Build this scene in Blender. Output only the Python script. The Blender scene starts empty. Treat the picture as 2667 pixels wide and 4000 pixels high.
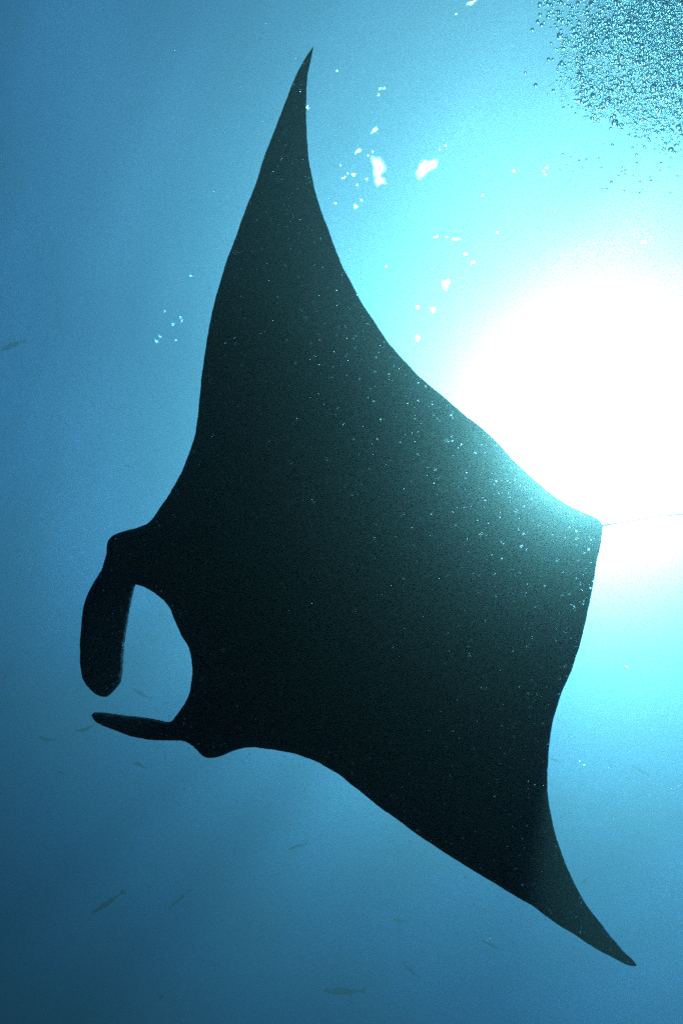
import bpy, bmesh, math, random
import numpy as np
from mathutils import Vector, Matrix, noise
from mathutils.geometry import delaunay_2d_cdt
random.seed(7)
rng = np.random.default_rng(7)
scene = bpy.context.scene
PI = math.pi

# ------------------------------------------------------------------ camera
DEPTH = 12.5                                  # metres under the surface (surface is z = 0)
CAM = Vector((0, 0, -DEPTH))
PITCH = math.radians(52)                      # looking up
ROLL = math.radians(38)                       # and leaning over
FOV = math.radians(65)
W, H = 2667.0, 4000.0
F = (H / 2) / math.tan(FOV / 2)               # focal length in photo pixels
FWD = Vector((0, math.cos(PITCH), math.sin(PITCH)))
_u, _r = Vector((0, -math.sin(PITCH), math.cos(PITCH))), Vector((1, 0, 0))
RIGHT = _r * math.cos(ROLL) + _u * math.sin(ROLL)
UP = _u * math.cos(ROLL) - _r * math.sin(ROLL)
cd = bpy.data.cameras.new("camera")
cam = bpy.data.objects.new("camera", cd)
scene.collection.objects.link(cam)
cam.matrix_world = Matrix.Translation(CAM) @ Matrix((RIGHT, UP, -FWD)).transposed().to_4x4()
cd.sensor_fit = 'VERTICAL'
cd.angle = FOV
cd.dof.use_dof = True
cd.dof.focus_distance = 2.2
cd.dof.aperture_fstop = 12.0
cd.clip_start = 0.05
cd.clip_end = 2000
scene.camera = cam

def direction(px, py):
    return (FWD + RIGHT * ((px - W / 2) / F) - UP * ((py - H / 2) / F))
def at(px, py, d):                            # point seen at photo pixel px,py at depth d
    return CAM + direction(px, py) * d

# ------------------------------------------------------------------ light
SUN = direction(2310, 1730).normalized()
SUN_EL = math.asin(SUN.z)
world = bpy.data.worlds.new("World")
scene.world = world
world.use_nodes = True
wn = world.node_tree.nodes
wn.clear()
sky = wn.new("ShaderNodeTexSky")
sky.sky_type = 'NISHITA'
sky.sun_disc = False
sky.sun_elevation = SUN_EL
sky.sun_rotation = math.atan2(SUN.x, SUN.y)
bg = wn.new("ShaderNodeBackground")
bg.inputs[1].default_value = .078
wo = wn.new("ShaderNodeOutputWorld")
world.node_tree.links.new(sky.outputs[0], bg.inputs[0])
world.node_tree.links.new(bg.outputs[0], wo.inputs[0])
sl = bpy.data.lights.new("sun", 'SUN')
sl.energy = 5.0
sl.angle = math.radians(4.0)             # the rippled surface spreads the disc of the sun
sl.color = (1,1,.68)
so = bpy.data.objects.new("sun", sl)
scene.collection.objects.link(so)
so.rotation_euler = SUN.to_track_quat('Z', 'Y').to_euler()
so.location = SUN * 30

vs = scene.view_settings
vs.view_transform = 'Standard'
vs.look = 'None'
vs.exposure = 2.2
vs.gamma = 1.0
vs.use_curve_mapping = False
cy = scene.cycles
cy.max_bounces = 12
cy.transparent_max_bounces = 24
cy.volume_bounces = 0
cy.transmission_bounces = 8
cy.glossy_bounces = 4
cy.use_denoising = False                      # the remaining sampling noise reads as camera grain
cy.sample_clamp_direct = 0
cy.sample_clamp_indirect = 12
cy.caustics_reflective = True
cy.caustics_refractive = True
cy.blur_glossy = 0.0

# ------------------------------------------------------------------ helpers
def tag(o, label=None, cat=None, group=None, kind=None):
    if label: o["label"] = label
    if cat: o["category"] = cat
    if group: o["group"] = group
    if kind: o["kind"] = kind
    return o
def new_obj(name, verts, faces, mat, smooth=True, parent=None):
    me = bpy.data.meshes.new(name)
    me.from_pydata([tuple(v) for v in verts], [], [tuple(f) for f in faces])
    if smooth:
        me.polygons.foreach_set("use_smooth", [True] * len(me.polygons))
    me.materials.append(mat)
    me.update()
    o = bpy.data.objects.new(name, me)
    scene.collection.objects.link(o)
    if parent: o.parent = parent
    return o
def material(name):
    m = bpy.data.materials.new(name)
    m.use_nodes = True
    m.node_tree.nodes.clear()
    return m, m.node_tree.nodes, m.node_tree.links
def node(ns, t, **kw):
    n = ns.new(t)
    for k, v in kw.items():
        if k in n.inputs: n.inputs[k].default_value = v
        else: setattr(n, k, v)
    return n

# ------------------------------------------------------------------ water body (haze)
HZ = dict(d3=.085, g3=.94, d1=.14, g1=0.61, c1=(.035,.50,.68), a1=(.05,.99,.85),
          d2=.08, g2=.85, c2=(.95,.54,.1))
m, ns, lk = material("sea_water_haze")
pv1 = node(ns, "ShaderNodeVolumePrincipled")
pv1.inputs["Color"].default_value = (*HZ['c1'], 1)
pv1.inputs["Density"].default_value = HZ['d1']
pv1.inputs["Anisotropy"].default_value = HZ['g1']
pv1.inputs["Absorption Color"].default_value = (*HZ['a1'], 1)
pv2 = node(ns, "ShaderNodeVolumePrincipled")
pv2.inputs["Color"].default_value = (*HZ['c2'], 1)
pv2.inputs["Density"].default_value = HZ['d2']
pv2.inputs["Anisotropy"].default_value = HZ['g2']
pv2.inputs["Absorption Color"].default_value = (1, 1, 1, 1)
pv3 = node(ns, "ShaderNodeVolumePrincipled")
pv3.inputs["Color"].default_value = (1, .95, .42, 1)
pv3.inputs["Density"].default_value = HZ["d3"]
pv3.inputs["Anisotropy"].default_value = HZ["g3"]
pv3.inputs["Absorption Color"].default_value = (1, 1, 1, 1)
ad = node(ns, "ShaderNodeAddShader"); ad2 = node(ns, "ShaderNodeAddShader")
lk.new(ad.outputs[0], ad2.inputs[0]); lk.new(pv3.outputs[0], ad2.inputs[1])
lk.new(pv1.outputs[0], ad.inputs[0]); lk.new(pv2.outputs[0], ad.inputs[1])
out = node(ns, "ShaderNodeOutputMaterial")
lk.new(ad2.outputs[0], out.inputs["Volume"])
X, Z0, Z1 = 175.0, -26.0, 1.0
vv = [(x, y, z) for z in (Z0, Z1) for y in (-X, X) for x in (-X, X)]
ff = [(0, 2, 3, 1), (4, 5, 7, 6), (0, 1, 5, 4), (2, 6, 7, 3), (0, 4, 6, 2), (1, 3, 7, 5)]
haze = new_obj("haze", vv, ff, m, smooth=False)
tag(haze, "blue sea water full of fine silt, glowing round the sun", "water haze", kind="stuff")

# ------------------------------------------------------------------ sea surface seen from below
def surf_point(px, py):
    d = direction(px, py)
    t = DEPTH / d.z
    return CAM + d * t
# ripple patches: px, py, radius in metres, slope
N = 560
u = np.linspace(-1, 1, N)
axis = np.sinh(u * 4.6) / math.sinh(4.6) * 160.0
gx, gy = np.meshgrid(axis, axis)
waves = []
for k in range(34):
    lam = 0.7 * 1.17 ** k if k < 16 else rng.uniform(0.8, 7)
    th = math.radians(35) + rng.normal(0, 0.75)
    amp = 0.0085 * lam ** 0.9 * rng.uniform(.5, 1.2) / 1.6
    waves.append((lam, th, amp, rng.uniform(0, 2 * PI)))
gz = np.zeros_like(gx)
rr = np.sqrt(gx ** 2 + gy ** 2)
cell = np.gradient(axis)
cx = np.maximum(cell[None, :], cell[:, None])
for lam, th, amp, ph in waves:
    fade = np.clip((lam / (cx * 4)) - 0.5, 0, 1)
    gz += fade * amp * np.sin(2 * PI / lam * (gx * math.cos(th) + gy * math.sin(th)) + ph)
verts = np.stack([gx.ravel(), gy.ravel(), gz.ravel()], 1)
i = np.arange(N * N).reshape(N, N)
faces = np.stack([i[:-1, :-1].ravel(), i[:-1, 1:].ravel(), i[1:, 1:].ravel(), i[1:, :-1].ravel()], 1)
m, ns, lk = material("sea_surface_water")
tc = node(ns, "ShaderNodeTexCoord")
mp = node(ns, "ShaderNodeMapping"); mp.inputs["Scale"].default_value = (1, 1, 1)
mp.inputs["Rotation"].default_value = (0, 0, math.radians(35))
lk.new(tc.outputs["Object"], mp.inputs[0])
n1 = node(ns, "ShaderNodeTexNoise"); n1.inputs["Scale"].default_value = 3.2; n1.inputs["Detail"].default_value = 3
n1.inputs["Distortion"].default_value = 0.4
n2 = node(ns, "ShaderNodeTexNoise"); n2.inputs["Scale"].default_value = 0.13; n2.inputs["Detail"].default_value = 1
lk.new(mp.outputs[0], n1.inputs[0]); lk.new(mp.outputs[0], n2.inputs[0])
bp = node(ns, "ShaderNodeBump"); bp.inputs["Strength"].default_value = 1.0; bp.inputs["Distance"].default_value = 0.05
lk.new(n1.outputs[0], bp.inputs["Height"])
rf = node(ns, "ShaderNodeBsdfRefraction"); rf.inputs["IOR"].default_value = 1.33; rf.inputs["Roughness"].default_value = 0.06
rf.inputs["Color"].default_value = (1, 1, 1, 1)
lk.new(bp.outputs[0], rf.inputs["Normal"])
tr = node(ns, "ShaderNodeBsdfTransparent")
mp2 = node(ns, "ShaderNodeMapping"); mp2.inputs["Location"].default_value = (8.1,-2.4,0); mp2.inputs["Rotation"].default_value = (0, 0, math.radians(-30)); mp2.inputs["Scale"].default_value = (1, 0.45, 1)
lk.new(tc.outputs["Object"], mp2.inputs[0]); lk.new(mp2.outputs[0], n2.inputs[0])
n2.inputs["Detail"].default_value = 2
sr = node(ns, "ShaderNodeValToRGB")
sr.color_ramp.elements[0].position = .35; sr.color_ramp.elements[0].color = (.30, .42, .50, 1)  # broad bright and dim patches of light put into the transmission colour
sr.color_ramp.elements[1].position = .65; sr.color_ramp.elements[1].color = (1, 1, 1, 1)
n3 = node(ns, "ShaderNodeTexNoise"); n3.inputs["Scale"].default_value = 0.55; n3.inputs["Detail"].default_value = 2
mp3 = node(ns, "ShaderNodeMapping"); mp3.inputs["Rotation"].default_value = (0, 0, math.radians(20)); mp3.inputs["Scale"].default_value = (1, 0.3, 1)
lk.new(tc.outputs["Object"], mp3.inputs[0]); lk.new(mp3.outputs[0], n3.inputs[0])
sr3 = node(ns, "ShaderNodeValToRGB")
sr3.color_ramp.elements[0].position = .38; sr3.color_ramp.elements[0].color = (.58, .62, .66, 1)  # finer light streaks, also put into the transmission colour
sr3.color_ramp.elements[1].position = .60; sr3.color_ramp.elements[1].color = (1, 1, 1, 1)
lk.new(n3.outputs[0], sr3.inputs[0])
mu = node(ns, "ShaderNodeMixRGB", blend_type='MULTIPLY'); mu.inputs[0].default_value = 1
lk.new(n2.outputs[0], sr.inputs[0]); lk.new(sr.outputs[0], mu.inputs[1]); lk.new(sr3.outputs[0], mu.inputs[2])
lk.new(mu.outputs[0], tr.inputs[0])
mx = node(ns, "ShaderNodeMixShader"); mx.inputs[0].default_value = 0.18
lk.new(tr.outputs[0], mx.inputs[1]); lk.new(rf.outputs[0], mx.inputs[2])
out = node(ns, "ShaderNodeOutputMaterial"); lk.new(mx.outputs[0], out.inputs[0])
sea = new_obj("sea_surface", verts, faces.tolist(), m)
tag(sea, "rippled sea surface seen from below with sun glints", "sea surface", kind="structure")

# ------------------------------------------------------------------ added facets, each tilted to make one sun glint
m, ns, lk = material("glint_facet_water")
rf = node(ns, "ShaderNodeBsdfRefraction"); rf.inputs["IOR"].default_value = 1.33; rf.inputs["Color"].default_value = (1, .93, .8, 1); rf.inputs["Roughness"].default_value = 0.36  # warm tone of the glints put into the refraction colour
tcc = node(ns, "ShaderNodeTexCoord"); nn = node(ns, "ShaderNodeTexNoise"); nn.inputs["Scale"].default_value = 14; nn.inputs["Detail"].default_value = 2
lk.new(tcc.outputs["Object"], nn.inputs[0])
bpp = node(ns, "ShaderNodeBump"); bpp.inputs["Strength"].default_value = .3; bpp.inputs["Distance"].default_value = .006
lk.new(nn.outputs[0], bpp.inputs["Height"]); lk.new(bpp.outputs[0], rf.inputs["Normal"])
tr = node(ns, "ShaderNodeBsdfTransparent")
mx = node(ns, "ShaderNodeMixShader")
at_ = node(ns, "ShaderNodeAttribute"); at_.attribute_name = "glint_fade"          # soft glow edge of the glint, put in as a fade to clear
lk.new(at_.outputs["Fac"], mx.inputs[0])
lk.new(tr.outputs[0], mx.inputs[1]); lk.new(rf.outputs[0], mx.inputs[2])
out = node(ns, "ShaderNodeOutputMaterial"); lk.new(mx.outputs[0], out.inputs[0])
GLINT_FACET = m
GL = [(1475,655,30,50,-5,"the larger of the two brightest glints, left one, tall and lobed"),(1482,705,26,22,0,"small round glint just under the tall lobed one"),(1662,655,56,26,-38,"big slanting glint, the right one of the two brightest"),
 (1398,590,18,8,-35,"slanting glint above and left of the two bright ones"),(1462,508,16,7,-45,"short streak glint above the tall lobed one"),(1380,682,9,7,0,"round glint left of the tall lobed one"),
 (1342,694,10,4,-30,"thin glint furthest left in the group beside the wing"),(1388,806,9,9,0,"glint below the group of bright ones"),(1411,782,5,5,0,None),(1484,346,7,4,-50,None),(1500,345,6,4,-50,None),(1478,370,6,3,-50,None),
 (1455,593,4,5,0,None),(1438,608,4,4,0,None),(1330,645,4,4,0,None),(1358,677,4,4,0,None),(1395,722,5,5,0,None),(1432,700,6,5,0,None),(1310,794,5,5,0,None),(1716,584,4,4,0,None),(1740,568,4,4,0,None),
 (1316,277,6,4,0,"small glint high up beside the wing tip"),(1200,419,8,8,0,"round glint touching the rear edge of the upper wing tip"),(1702,925,10,3,-18,None),(1746,925,5,4,0,None),(1780,934,16,5,0,None),(1816,992,8,6,0,None),(1846,1024,14,8,-15,"glint at the upper left rim of the sun's glow"),
 (1508,1040,9,7,0,"lone glint under the bright group, near the wing"),(1740,1110,22,30,20,"broad soft glint at the left of the sun's glow"),(1690,1210,16,16,0,None),(1630,1200,12,12,0,None),(1630,1320,14,18,0,None),
 (2005,668,6,5,0,"lone glint above the middle of the bright water"),(1885,763,5,5,0,None),(2135,655,5,5,0,None),(2120,668,4,4,0,None),(2128,680,4,4,0,None),(1940,908,3,3,0,None),(2515,944,8,3,20,None),
 (612,1333,7,9,-40,"largest of the few glints left of the ray"),(625,1314,5,9,-40,None),(676,1267,5,7,30,"small glint above the largest one left of the ray"),(706,1240,4,5,0,None),(710,1254,4,5,0,None),(644,1216,4,4,0,None),(687,1328,4,4,0,None),
 (2446,2604,10,7,35,"warm lone glint in the pale water right of the body"),(2262,2973,6,7,35,"upper of two tiny glints beside the lower wing"),(2280,2988,5,6,35,"lower of two tiny glints beside the lower wing"),
 (1840,10,26,8,-25,"faint broken glint at the top edge of the picture"),(1780,55,5,4,0,None),(745,1077,7,4,0,None)]
gi = 0
for gx_, gy_, ra, rb, rot, lab in GL:
    gi += 1
    dv = direction(gx_, gy_); v = dv.normalized()
    t = (DEPTH - 0.35) / dv.z
    p = CAM + dv * t
    nrm = (1.33 * v - SUN).normalized()
    if nrm.dot(v) < 0: nrm = -nrm
    # facet patch: faces the needed way, gently domed
    if gy_ > 1000 and gx_ > 1500: ra, rb = ra * 0.65, rb * 0.65
    ra, rb = max(ra, 4) * 1.2, max(rb, 4) * 1.3
    if ra > 20: ra, rb = ra * 0.85, rb * 0.85
    ca, sa_ = math.cos(math.radians(rot)), math.sin(math.radians(rot))
    ax1 = RIGHT * ca - UP * sa_; ax2 = RIGHT * sa_ + UP * ca
    a1 = (ax1 - v * ax1.dot(v)); a2 = (ax2 - v * ax2.dot(v))
    # lay the two axes in the facet plane
    a1 = a1 - v * (a1.dot(nrm) / v.dot(nrm)); a2 = a2 - v * (a2.dot(nrm) / v.dot(nrm))
    sc = t / F
    vs_, fs = [nrm * 0.0], []
    fa = [0.9]
    R_, S_ = 5, 20
    for i_ in range(1, R_ + 1):
        for j in range(S_):
            an = 2 * PI * j / S_; q = i_ / R_
            wob = 1 + 0.16 * math.sin(3*an + gi) + 0.12 * math.sin(5*an + 2.3*gi)
            off = (a1 * math.cos(an) * ra + a2 * math.sin(an) * rb) * (sc * q * wob)
            fa.append(0.9 * (1 - q * q) ** 2.2)
            vs_.append(off - nrm * (0.10 * (q * min(ra, rb) * sc) * q))
    for j in range(S_): fs.append((0, 1 + j, 1 + (j+1) % S_))
    for i_ in range(R_ - 1):
        for j in range(S_):
            a_ = 1 + i_*S_ + j; b_ = 1 + i_*S_ + (j+1) % S_
            fs.append((a_, a_ + S_, b_ + S_, b_))
    e1 = vs_[fs[0][1]] - vs_[0]; e2 = vs_[fs[0][2]] - vs_[0]
    if e1.cross(e2).dot(nrm) < 0: fs = [tuple(reversed(f)) for f in fs]   # outside of the sheet is the air side
    o = new_obj("wave_glint", vs_, fs, GLINT_FACET)
    o.location = p
    at__ = o.data.attributes.new("glint_fade", "FLOAT", "POINT"); at__.data.foreach_set("value", fa)
    if not lab:
        if gx_ < 800: lab = "one of the pinpoint glints left of the ray's upper wing"
        elif gy_ < 380: lab = "one of the pinpoint glints in the short diagonal row near the top"
        elif gy_ < 860 and gx_ < 1600: lab = "one of the pinpoint glints round the two brightest, beside the wing"
        elif gx_ > 2050: lab = "one of the pinpoint glints under the bubble swarm"
        elif gx_ > 1690 and gy_ < 600: lab = "one of two pinpoint glints right of the big slanting one"
        elif gy_ < 900: lab = "pinpoint glint above the middle of the bright water"
        elif gy_ < 1040: lab = "one of the small glints in the broken row above the sun's glow"
        else: lab = "one of the soft glints between the wing and the sun's glow"
    tag(o, "added facet making a sun glint, " + lab, "wave glint", "sun glints on the waves")

# ------------------------------------------------------------------ manta ray
OUT = [(1225,180),(1204,208),(1178,251),(1153,302),(1132,353),(1106,421),(1080,489),(1055,553),(1029,621),(1000,715),(970,791),(944,859),(919,932),(889,1008),(868,1076),(842,1166),(821,1259),(807,1333),(795,1418),(784,1503),(778,1571),(770,1648),(760,1707),(740,1767),(710,1843),(672,1912),(630,1975),(585,2037),(544,2058),(502,2071),(464,2081),(438,2094),(421,2116),(417,2141),(414,2171),(400,2218),(374,2265),(345,2316),(330,2358),(322,2405),(316,2465),(313,2524),(313,2584),(319,2635),(332,2667),(362,2703),(391,2720),(417,2722),(438,2708),(464,2677),(474,2660),(481,2609),(484,2567),(489,2499),(498,2439),(508,2380),(519,2324),(530,2283),
(562,2292),(604,2316),(638,2345),(662,2375),(681,2418),(706,2477),(732,2520),(744,2554),(751,2601),(751,2635),(746,2676),(732,2727),(710,2765),(685,2799),(664,2820),(613,2810),(553,2801),(476,2793),(417,2784),(370,2783),(358,2793),(368,2812),(391,2830),(434,2847),(485,2867),(536,2882),(587,2890),(647,2892),(715,2895),(744,2908),(770,2931),(795,2955),(817,2961),(847,2959),(881,2946),(919,2931),(953,2922),(995,2920),(1046,2926),(1098,2934),(1149,2944),(1200,2961),(1251,2983),(1302,3012),(1333,3033),(1384,3074),(1435,3115),(1486,3156),(1537,3192),(1588,3229),(1639,3267),(1699,3307),(1758,3345),(1818,3383),(1886,3424),(1954,3465),(2022,3507),(2082,3542),(2141,3586),(2201,3626),(2260,3662),(2311,3697),(2362,3725),(2413,3752),(2447,3769),(2477,3776),(2486,3770),(2469,3748),(2443,3725),(2413,3692),(2379,3654),(2345,3607),(2311,3565),(2277,3518),(2248,3462),(2222,3407),(2201,3356),(2184,3309),(2167,3254),(2151,3186),(2141,3118),(2137,3050),(2140,2982),(2144,2914),(2152,2846),(2163,2800),(2174,2762),(2188,2717),(2209,2667),(2235,2610),(2248,2567),(2262,2527),(2271,2490),(2282,2439),(2294,2388),(2307,2328),(2320,2260),(2328,2201),(2339,2150),(2349,2099),(2352,2060),(2337,2030),(2269,1997),(2201,1963),(2141,1920),(2090,1877),(2039,1831),(1988,1780),(1937,1724),(1877,1669),(1822,1627),(1767,1580),(1716,1537),(1665,1495),(1622,1456),(1580,1410),(1537,1363),(1513,1333),(1469,1268),(1427,1204),(1397,1153),(1367,1097),(1341,1048),(1314,983),(1293,927),(1276,881),(1259,838),(1242,783),(1229,740),(1217,681),(1208,638),(1204,596),(1198,527),(1196,468),(1196,408),(1198,340),(1201,298),(1210,255),(1219,213)]
def resample(pts, step):
    # Catmull-Rom through the traced points
    n = len(pts); res = []
    P = [np.array(p, float) for p in pts]
    for k in range(n):
        p0, p1, p2, p3 = P[k-1], P[k], P[(k+1) % n], P[(k+2) % n]
        L = np.linalg.norm(p2 - p1); c = max(1, int(round(L / step)))
        def ang(a, b, c_):
            v1 = b - a; v2 = c_ - b
            return math.acos(max(-1, min(1, v1 @ v2 / (np.linalg.norm(v1) * np.linalg.norm(v2) + 1e-9))))
        sharp1 = ang(p0, p1, p2) > 1.0; sharp2 = ang(p1, p2, p3) > 1.0
        m1 = (p2 - p1) if sharp1 else (p2 - p0) / (np.linalg.norm(p2 - p0) + 1e-9) * L
        m2 = (p2 - p1) if sharp2 else (p3 - p1) / (np.linalg.norm(p3 - p1) + 1e-9) * L
        for j in range(c):
            t = j / c
            res.append((2*t**3 - 3*t*t + 1) * p1 + (t**3 - 2*t*t + t) * m1 + (-2*t**3 + 3*t*t) * p2 + (t**3 - t*t) * m2)
    return np.array(res)
outl = resample(OUT, 11)
# small nicks and waves along the fin edges
_o = outl.copy()
for k in range(len(outl)):
    tx_, ty_ = _o[(k+1) % len(_o)] - _o[k-1]
    ln = math.hypot(tx_, ty_) + 1e-6
    w_ = 1.8 * noise.noise(Vector((_o[k][0]/48, _o[k][1]/48, 5.0))) + 1.1 * noise.noise(Vector((_o[k][0]/17, _o[k][1]/17, 1.0)))
    outl[k] = _o[k] + np.array((ty_, -tx_)) / ln * w_
def seg_dist(q, poly):
    a = poly; b = np.roll(poly, -1, 0)
    ab = b - a
    res = np.empty(len(q))
    for s in range(0, len(q), 2000):
        qq = q[s:s+2000]
        aq = qq[:, None, :] - a[None]
        t = np.clip((aq * ab).sum(2) / ((ab * ab).sum(1) + 1e-9), 0, 1)
        d = aq - t[..., None] * ab
        res[s:s+2000] = np.sqrt((d * d).sum(2)).min(1)
    return res
def inside(q, poly):
    x, y = q[:, 0], q[:, 1]
    r = np.zeros(len(q), bool)
    n = len(poly)
    for k in range(n):
        x1, y1 = poly[k]; x2, y2 = poly[(k+1) % n]
        if y1 == y2: continue
        c = ((y1 > y) != (y2 > y)) & (x < (x2 - x1) * (y - y1) / (y2 - y1) + x1)
        r ^= c
    return r
pts = []
for st, lo, hi in ((11, 9, 34), (18, 34, 80), (30, 80, 1e9)):
    g = np.array([(x + (st/2 if (int(y/st) % 2) else 0), y) for y in np.arange(170, 3790, st*0.87) for x in np.arange(300, 2500, st)])
    g = g[inside(g, outl)]
    d = seg_dist(g, outl)
    g = g[(d >= lo) & (d < hi)]
    pts.append(g)
inner = np.concatenate(pts)
allp = np.concatenate([outl, inner])
no = len(outl)
res = delaunay_2d_cdt([Vector(p) for p in allp], [], [list(range(no))], 1, 1e-4)
cv = np.array([tuple(v) for v in res[0]]); cf = [tuple(f) for f in res[2]]
dist = seg_dist(cv, outl)
edge = dist < 0.8
AX = np.array([1605.0, -490.0]); AX /= np.linalg.norm(AX)      # head to tail
PX = np.array([-AX[1], AX[0]])                                  # towards the lower wing
C0 = np.array([1450.0, 2340.0])
rel = cv - C0
al = rel @ AX; sp = rel @ PX
MS = .48                                     # a ray of about three metres span
def manta_depth(al, sp):
    d = 3.30 + 0.36 * (sp / 1900.0) + 0.20 * (sp / 1900.0) ** 2 + 0.10 * (al / 900.0)
    # cephalic fins come down towards the camera
    fin = np.clip((-al - 760) / 420.0, 0, 1)
    d = d - 0.16 * fin ** 1.5
    return d * MS
D = manta_depth(al, sp)
# half thickness (metres) - deep body along the axis, thin wings, rounded rims
body = np.exp(-(sp / 430.0) ** 2) * np.clip(1.15 - ((al + 60) / 980.0) ** 2, 0, 1)
wing = 0.055 * np.exp(-(np.abs(sp) / 1300.0) ** 2) + 0.012
th = (0.20 * body + wing) * np.sqrt(1 - np.exp(-(dist / (40 + 190 * body)) ** 1.6))
finm = (al < -800)
th = np.where(finm, np.minimum(th, 0.035 * np.sqrt(np.clip(dist / 60.0, 0, 1))), th)
th[edge] = 0
th = th * MS
def surf(i, s):
    p = at(cv[i, 0], cv[i, 1], D[i])
    ray = direction(cv[i, 0], cv[i, 1])
    # move along the viewing direction so the outline stays the true rim
    w = 0.75 if s < 0 else 1.0
    return p + FWD.lerp(ray, 1.0) * (s * th[i] * w)
V = [surf(k, -1) for k in range(len(cv))]
top_id = {}
for k in range(len(cv)):
    if edge[k]: top_id[k] = k
    else:
        top_id[k] = len(V); V.append(surf(k, 1))
Fc = []
for f in cf:
    Fc.append(f); Fc.append(tuple(top_id[k] for k in reversed(f)))
m, ns, lk = material("manta_skin")
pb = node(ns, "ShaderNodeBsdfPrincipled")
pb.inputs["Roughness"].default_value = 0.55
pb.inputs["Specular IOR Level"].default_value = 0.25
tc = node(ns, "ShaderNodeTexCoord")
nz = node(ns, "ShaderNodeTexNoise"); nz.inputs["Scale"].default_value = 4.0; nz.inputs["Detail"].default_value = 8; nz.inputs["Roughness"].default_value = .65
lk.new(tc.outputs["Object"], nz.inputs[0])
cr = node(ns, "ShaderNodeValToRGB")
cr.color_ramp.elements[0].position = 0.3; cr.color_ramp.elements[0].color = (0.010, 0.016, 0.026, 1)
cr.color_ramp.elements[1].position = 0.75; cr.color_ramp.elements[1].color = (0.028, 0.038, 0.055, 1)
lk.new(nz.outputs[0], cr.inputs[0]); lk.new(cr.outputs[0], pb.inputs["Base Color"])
nb = node(ns, "ShaderNodeTexNoise"); nb.inputs["Scale"].default_value = 60; nb.inputs["Detail"].default_value = 4
lk.new(tc.outputs["Object"], nb.inputs[0])
bp = node(ns, "ShaderNodeBump"); bp.inputs["Strength"].default_value = 0.5; bp.inputs["Distance"].default_value = 0.01
lk.new(nb.outputs[0], bp.inputs["Height"]); lk.new(bp.outputs[0], pb.inputs["Normal"])
out = node(ns, "ShaderNodeOutputMaterial"); lk.new(pb.outputs[0], out.inputs[0])
SKIN = m
root = bpy.data.objects.new("manta_ray", None)
scene.collection.objects.link(root)
root.location = at(C0[0], C0[1], 3.3 * MS)
tag(root, "huge dark manta ray gliding overhead with curled cephalic fins, black against the sun", "manta ray")
def under(o):
    o.parent = root
    o.matrix_parent_inverse = Matrix.Translation(root.location).inverted()
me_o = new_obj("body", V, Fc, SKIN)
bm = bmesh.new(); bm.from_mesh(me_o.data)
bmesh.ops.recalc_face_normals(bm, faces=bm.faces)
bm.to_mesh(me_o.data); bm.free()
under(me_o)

def tube(name, P, R, mat, seg=8, parent=None):
    vs_, fs = [], []
    n = len(P)
    for k in range(n):
        t = (P[min(k+1, n-1)] - P[max(k-1, 0)]).normalized()
        a = t.orthogonal().normalized() if k == 0 else (a - t * a.dot(t)).normalized()
        b = t.cross(a)
        for j in range(seg):
            an = 2 * PI * j / seg
            vs_.append(P[k] + (a * math.cos(an) + b * math.sin(an)) * R[k])
    for k in range(n - 1):
        for j in range(seg):
            fs.append((k*seg + j, k*seg + (j+1) % seg, (k+1)*seg + (j+1) % seg, (k+1)*seg + j))
    fs.append(tuple(range(seg-1, -1, -1))); fs.append(tuple((n-1)*seg + j for j in range(seg)))
    return new_obj(name, vs_, fs, mat, parent=parent)
tp = [(2300,2068),(2345,2055),(2400,2045),(2470,2034),(2540,2022),(2610,2013),(2680,2008),(2760,2000),(2860,1985),(2980,1960)]
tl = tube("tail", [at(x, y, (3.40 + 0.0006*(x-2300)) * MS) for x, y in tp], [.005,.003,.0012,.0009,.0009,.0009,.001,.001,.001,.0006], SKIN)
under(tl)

# ------------------------------------------------------------------ bubbles
m, ns, lk = material("air_bubble")
gl = node(ns, "ShaderNodeBsdfGlass"); gl.inputs["IOR"].default_value = 1 / 1.33; gl.inputs["Roughness"].default_value = 0.2
gl.inputs["Color"].default_value = (.78, .85, .88, 1)
out = node(ns, "ShaderNodeOutputMaterial"); lk.new(gl.outputs[0], out.inputs[0])
AIR = m
def ico(sub):
    b = bmesh.new(); bmesh.ops.create_icosphere(b, subdivisions=sub, radius=1)
    v = np.array([tuple(x.co) for x in b.verts]); f = np.array([[y.index for y in x.verts] for x in b.faces]); b.free()
    return v, f
def cloud_density(x, y):
    # wedge growing towards and beyond the upper right corner of the view
    b = 2075 + 0.10*abs(y-260) + max(0, y-330)**1.25*0.42
    d1 = (x - b) / 330.0
    d2 = (650 + (x-2350)*0.10 - y) / 330.0
    v = min(d1, d2)
    if v <= 0: return 0.035 if (v > -0.18) else 0
    n_ = noise.noise(Vector((x/170, y/170, 3.1)))
    return max(0.02, min(1, v*0.75 + 0.10 + 0.35*n_))
bub = []
tries = 0
while len(bub) < 9500 and tries < 400000:
    tries += 1
    x = random.uniform(2020, 3150); y = random.uniform(-600, 760)
    den = cloud_density(x, y)
    if random.random() > den ** 1.35: continue
    d = random.uniform(2.3, 3.7) + (0.6*random.random() if den > .5 else 0)
    big = random.random()
    rpx = 2.8 + 4.8*random.random()**2 + (7*random.random() if big > .95 else 0)
    if x > 2780 or y < -120: rpx *= 1.8
    d *= 0.6
    bub.append((x, y, d, rpx * d / F))
# a deeper, finer mass behind, thick towards the corner
deep = []
for _ in range(90000):
    x = random.uniform(2100, 3150); y = random.uniform(-600, 640)
    den = cloud_density(x, y)
    if random.random() > den ** 2.2 * 0.6: continue
    d = random.uniform(2.2, 3.6)
    deep.append((x, y, d, random.uniform(2.2, 5.2) * d / F))
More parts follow.
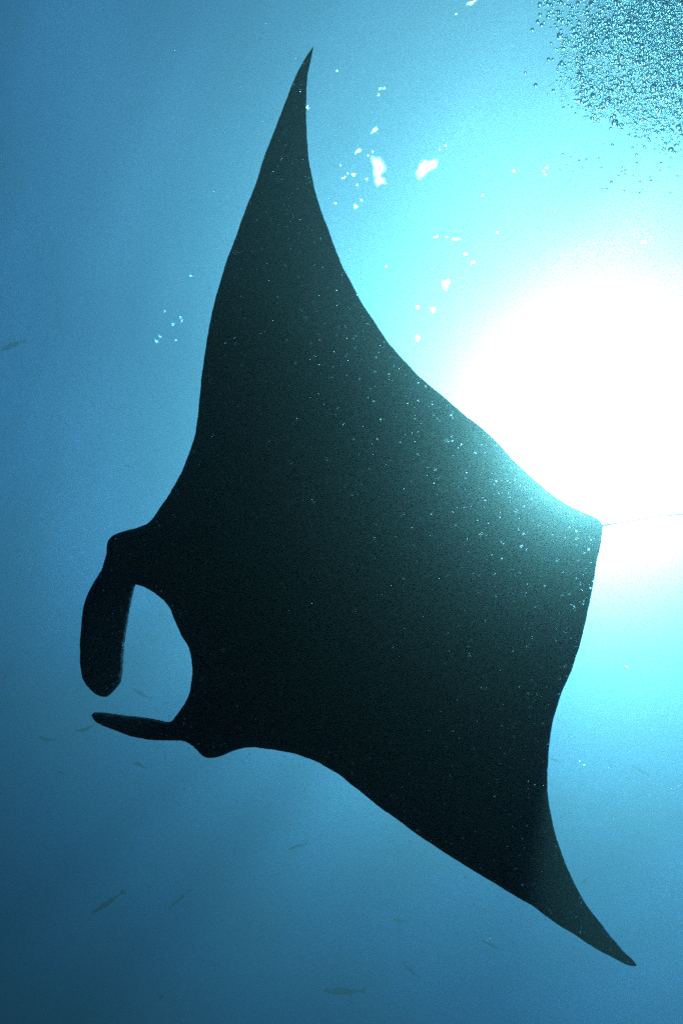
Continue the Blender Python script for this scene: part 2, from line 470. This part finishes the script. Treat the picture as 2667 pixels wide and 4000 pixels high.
# drift a few strays below the cloud
for _ in range(60):
    x = random.uniform(2180, 2667); y = random.uniform(560, 760)
    bub.append((x, y, random.uniform(1.4, 2.0), random.uniform(2, 5.5) * 1.7 / F))
inview = [b for b in bub if 0 < b[0] < W and 0 < b[1] < H]
inview.sort(key=lambda b: -b[3] / b[2])
single = inview[:300]
ids = set(id(b) for b in single)
rest = [b for b in bub if id(b) not in ids]
iv, jf = ico(2)
def squash():
    # rising bubbles: slightly flattened, leaning
    s = Matrix.Diagonal((random.uniform(.95, 1.15), random.uniform(.9, 1.1), random.uniform(.85, 1.3)))
    e = Matrix.Rotation(random.uniform(-.5, .5), 3, 'X') @ Matrix.Rotation(random.uniform(-.5, .5), 3, 'Y')
    return e @ s
VV, FF, off = [], [], 0
for b in rest:
    M = np.array(squash()) * b[3]
    p = np.array(at(b[0], b[1], b[2]))
    VV.append(iv @ M.T + p); FF.append(jf + off); off += len(iv)
iv0, jf0 = ico(1)
for b in deep:
    M = np.array(squash()) * b[3]
    VV.append(iv0 @ M.T + np.array(at(b[0], b[1], b[2]))); FF.append(jf0 + off); off += len(iv0)
st = new_obj("bubble_cloud", np.concatenate(VV), np.concatenate(FF).tolist(), AIR)
tag(st, "dense swarm of tiny air bubbles filling the upper right corner", "bubble cloud", kind="stuff")
iv3, jf3 = ico(3)
bme = None
for k, b in enumerate(single):
    if bme is None:
        o = new_obj("air_bubble", iv3, jf3.tolist(), AIR); bme = o.data
    else:
        o = bpy.data.objects.new("air_bubble", bme); scene.collection.objects.link(o)
    p = at(b[0], b[1], b[2])
    o.matrix_world = Matrix.Translation(p) @ (squash() * b[3]).to_4x4()
    size = "large" if k < 40 else "small"
    if b[1] > 480: where = "straggling below the swarm at the upper right"
    elif b[0] < 2230: where = "at the thin left fringe of the swarm at the upper right"
    elif b[1] < 110: where = "near the top edge of the picture in the bubble swarm"
    elif b[0] > 2480: where = "in the dense dark right-hand part of the bubble swarm"
    else: where = "in the middle of the bubble swarm at the upper right"
    tag(o, size + " round air bubble " + where, "bubble", "air bubbles rising at the upper right")

# ------------------------------------------------------------------ plankton and silt specks
m, ns, lk = material("plankton_speck")
# nearly clear jelly bodies that scatter sunlight forward
tl_ = node(ns, "ShaderNodeBsdfRefraction"); tl_.inputs["IOR"].default_value = 1.12; tl_.inputs["Roughness"].default_value = .55
tl_.inputs[0].default_value = (.98, .98, .94, 1)
df = node(ns, "ShaderNodeBsdfTransparent")
mx = node(ns, "ShaderNodeMixShader"); mx.inputs[0].default_value = 0.4
lk.new(df.outputs[0], mx.inputs[1]); lk.new(tl_.outputs[0], mx.inputs[2])
out = node(ns, "ShaderNodeOutputMaterial"); lk.new(mx.outputs[0], out.inputs[0])
SPECK = m
iv1, jf1 = ico(1)
VV, FF, off = [], [], 0
for _ in range(26000):
    d = random.uniform(0.22, 1.5) if random.random() < .7 else random.uniform(.3, 2.2)
    x = random.uniform(-700, 3367); y = random.uniform(-700, 4700)
    rpx = (1.1 + 2.3 * random.random() ** 3)
    if random.random() > .99: rpx *= 1.5
    s = np.array([random.uniform(.3, .9), random.uniform(.5, 1.1), random.uniform(.8, 2.0)]) * rpx * d / F
    q = np.array(Matrix.Rotation(random.uniform(0, PI), 3, Vector((random.gauss(0,1), random.gauss(0,1), random.gauss(0,1))).normalized()))
    VV.append((iv1 * s) @ q.T + np.array(at(x, y, d))); FF.append(jf1 + off); off += len(iv1)
pk = new_obj("plankton", np.concatenate(VV), np.concatenate(FF).tolist(), SPECK)
tag(pk, "pale plankton specks drifting in front of the manta ray", "plankton", kind="stuff")
def strand(px, d, r, label):
    P = [at(x, y, d) for x, y in px]
    o = tube("drifting_thread", P, [r*.4] + [r]*(len(P)-2) + [r*.4], SPECK, seg=6)
    tag(o, label, "thread", "drifting threads")
strand([(2199,2516),(2205,2525),(2209,2535),(2218,2540),(2228,2536),(2240,2534),(2250,2538)], 2.0, .0013, "pale curled thread drifting by the trailing edge of the manta")
strand([(2154,2462),(2162,2468),(2169,2474)], 2.0, .0008, "short thin thread drifting just left of the curled thread")
strand([(1516,2395),(1538,2392),(1549,2400),(1553,2412),(1552,2430)], 1.9, .0009, "hooked faint thread before the dark belly of the manta")

# ------------------------------------------------------------------ fish
m, ns, lk = material("fish_scales")
pb = node(ns, "ShaderNodeBsdfPrincipled"); pb.inputs["Roughness"].default_value = .4
tc = node(ns, "ShaderNodeTexCoord"); nz = node(ns, "ShaderNodeTexNoise"); nz.inputs["Scale"].default_value = 30
cr = node(ns, "ShaderNodeValToRGB")
cr.color_ramp.elements[0].color = (.03, .04, .05, 1); cr.color_ramp.elements[1].color = (.09, .11, .12, 1)
lk.new(tc.outputs["Object"], nz.inputs[0]); lk.new(nz.outputs[0], cr.inputs[0]); lk.new(cr.outputs[0], pb.inputs["Base Color"])
out = node(ns, "ShaderNodeOutputMaterial"); lk.new(pb.outputs[0], out.inputs[0])
FISH = m
def fish_mesh(bend, slim):
    """unit length fish along x, head at -0.5, bent in xy"""
    prof = [(-.50,.004),(-.47,.035),(-.42,.062),(-.34,.088),(-.22,.106),(-.08,.108),(.06,.092),(.20,.064),(.30,.036),(.37,.021),(.40,.020)]
    vs_, fs = [], []
    seg = 12
    def bent(x, y, z):
        if abs(bend) < 1e-4: return (x, y, z)
        R = 1 / bend; a = x / R
        return ((R - y) * math.sin(a), R - (R - y) * math.cos(a), z)
    for x, r in prof:
        for j in range(seg):
            a = 2*PI*j/seg
            vs_.append(bent(x, r*.62*slim*math.cos(a), r*slim*math.sin(a)*1.05))
    n = len(prof)
    for k in range(n-1):
        for j in range(seg):
            fs.append((k*seg+j, k*seg+(j+1)%seg, (k+1)*seg+(j+1)%seg, (k+1)*seg+j))
    fs.append(tuple(range(seg-1,-1,-1))); fs.append(tuple((n-1)*seg+j for j in range(seg)))
    def fin(pl, t=.006):
        # plate in the xz plane with thickness
        b0 = len(vs_); q = len(pl)
        for s in (-t, t):
            for x, z in pl: vs_.append(bent(x, s, z))
        fs.append(tuple(b0+k for k in range(q))); fs.append(tuple(b0+q+k for k in reversed(range(q))))
        for k in range(q): fs.append((b0+k, b0+q+k, b0+q+(k+1)%q, b0+(k+1)%q))
    fin([(.36,.012),(.43,.07),(.50,.135*slim+.02),(.455,.03),(.44,0),(.36,-.0)])
    fin([(.36,-.012),(.36,0),(.44,0),(.455,-.03),(.50,-.135*slim-.02),(.43,-.07)])
    fin([(-.20,.085*slim),(-.12,.155*slim),(.0,.135*slim),(.14,.10*slim),(.16,.07*slim),(-.02,.08*slim)])
    fin([(.02,-.08*slim),(.08,-.145*slim),(.18,-.10*slim),(.20,-.055*slim),(.1,-.07*slim)])
    # pectoral fins
    for s in (-1, 1):
        b0 = len(vs_)
        y = .06*slim*s
        for p_ in ((-.26, y, .0), (-.13, y + .10*s*slim, -.03), (-.15, y + .03*s*slim, -.045), (-.26, y, -.008), (-.14, y + .09*s*slim, -.036), (-.16, y+.03*s*slim, -.052)):
            vs_.append(bent(*p_))
        fs += [(b0, b0+1, b0+2), (b0+3, b0+5, b0+4), (b0, b0+3, b0+4, b0+1), (b0+1, b0+4, b0+5, b0+2), (b0+2, b0+5, b0+3, b0)]
    return vs_, fs
FISHES = [  # head px, tail px, depth, bend, slim, label
 ((355,3572),(492,3478),6.4,0.0,.5,"slender dark fish, the clearest one in the lower left water"),
 ((655,3552),(748,3470),7.6,.3,.42,"faint slim fish slanting upward right of the clearest one"),
 ((283,2868),(390,2828),7.0,-1.5,.5,"faint fish bent in an arc just below the lower cephalic fin tip"),
 ((142,2882),(220,2896),7.0,1.7,.75,"faint small fish curled like a smile at the left below the cephalic fins"),
 ((1262,3874),(1432,3872),7.4,.2,.7,"broad blurred fish lying level at the bottom centre"),
 ((1122,3318),(1204,3292),7.8,-.3,.6,"thin pale fish below the belly, under the ray's leading edge"),
 ((618,3908),(646,3876),7.0,0,1.1,"tiny dark fish near the bottom edge, lower left"),
 ((518,2975),(580,3002),8.0,-.6,.9,"very faint fish below the lower cephalic fin"),
 ((516,2692),(592,2732),8.4,.5,.8,"very faint fish between the two cephalic fins"),
 ((0,1367),(104,1328),8.2,.4,.9,"pale faint fish at the left edge half way up the picture"),
 ((1574,3768),(1640,3822),8.4,-.3,.7,"very faint fish slanting down, right of the blurred level fish"),
 ((1532,3590),(1596,3604),8.8,.3,.8,"very faint fish under the lower wing"),
 ((1878,3668),(1962,3714),8.8,-.2,.6,"very faint fish below the lower wing's front edge"),
 ((2270,3452),(2302,3420),7.4,.3,.9,"tiny faint fish beside the trailing edge of the lower wing tip"),
 ((2462,2990),(2534,3030),8.8,-.3,.7,"very faint fish in the pale water at the right of the lower wing"),
 ((2148,2962),(2188,2978),7.2,.2,.9,"small faint fish touching the trailing edge of the lower wing"),
 ((222,3010),(268,3028),8.0,.2,.9,"very faint little fish at the left, below the curled one"),
]
for (hx, hy), (tx, ty), d, bend, slim, lab in FISHES:
    d = min(d * 1.85, 0.93 * DEPTH / direction(hx, hy).z)
    a, b = at(hx, hy, d), at(tx, ty, d)
    L = (b - a).length
    v_, f_ = fish_mesh(bend, slim)
    o = new_obj("fish", v_, f_, FISH)
    ex = (b - a).normalized()
    ray = direction((hx+tx)/2, (hy+ty)/2).normalized()
    # seen from below and partly from the side
    k = ex.cross(ray).normalized()
    ez = (k * 0.75 - ray * 0.66 if random.random() < .5 else -k * 0.75 - ray * 0.66)
    ez = (ez - ex * ez.dot(ex)).normalized()
    if ez.z < 0: ez = -ez
    ey = ez.cross(ex)
    R = Matrix((ex, ey, ez)).transposed()
    o.matrix_world = Matrix.Translation((a + b) / 2) @ R.to_4x4() @ Matrix.Scale(L, 4)
    tag(o, lab, "fish", "small fish scattered in the hazy water")
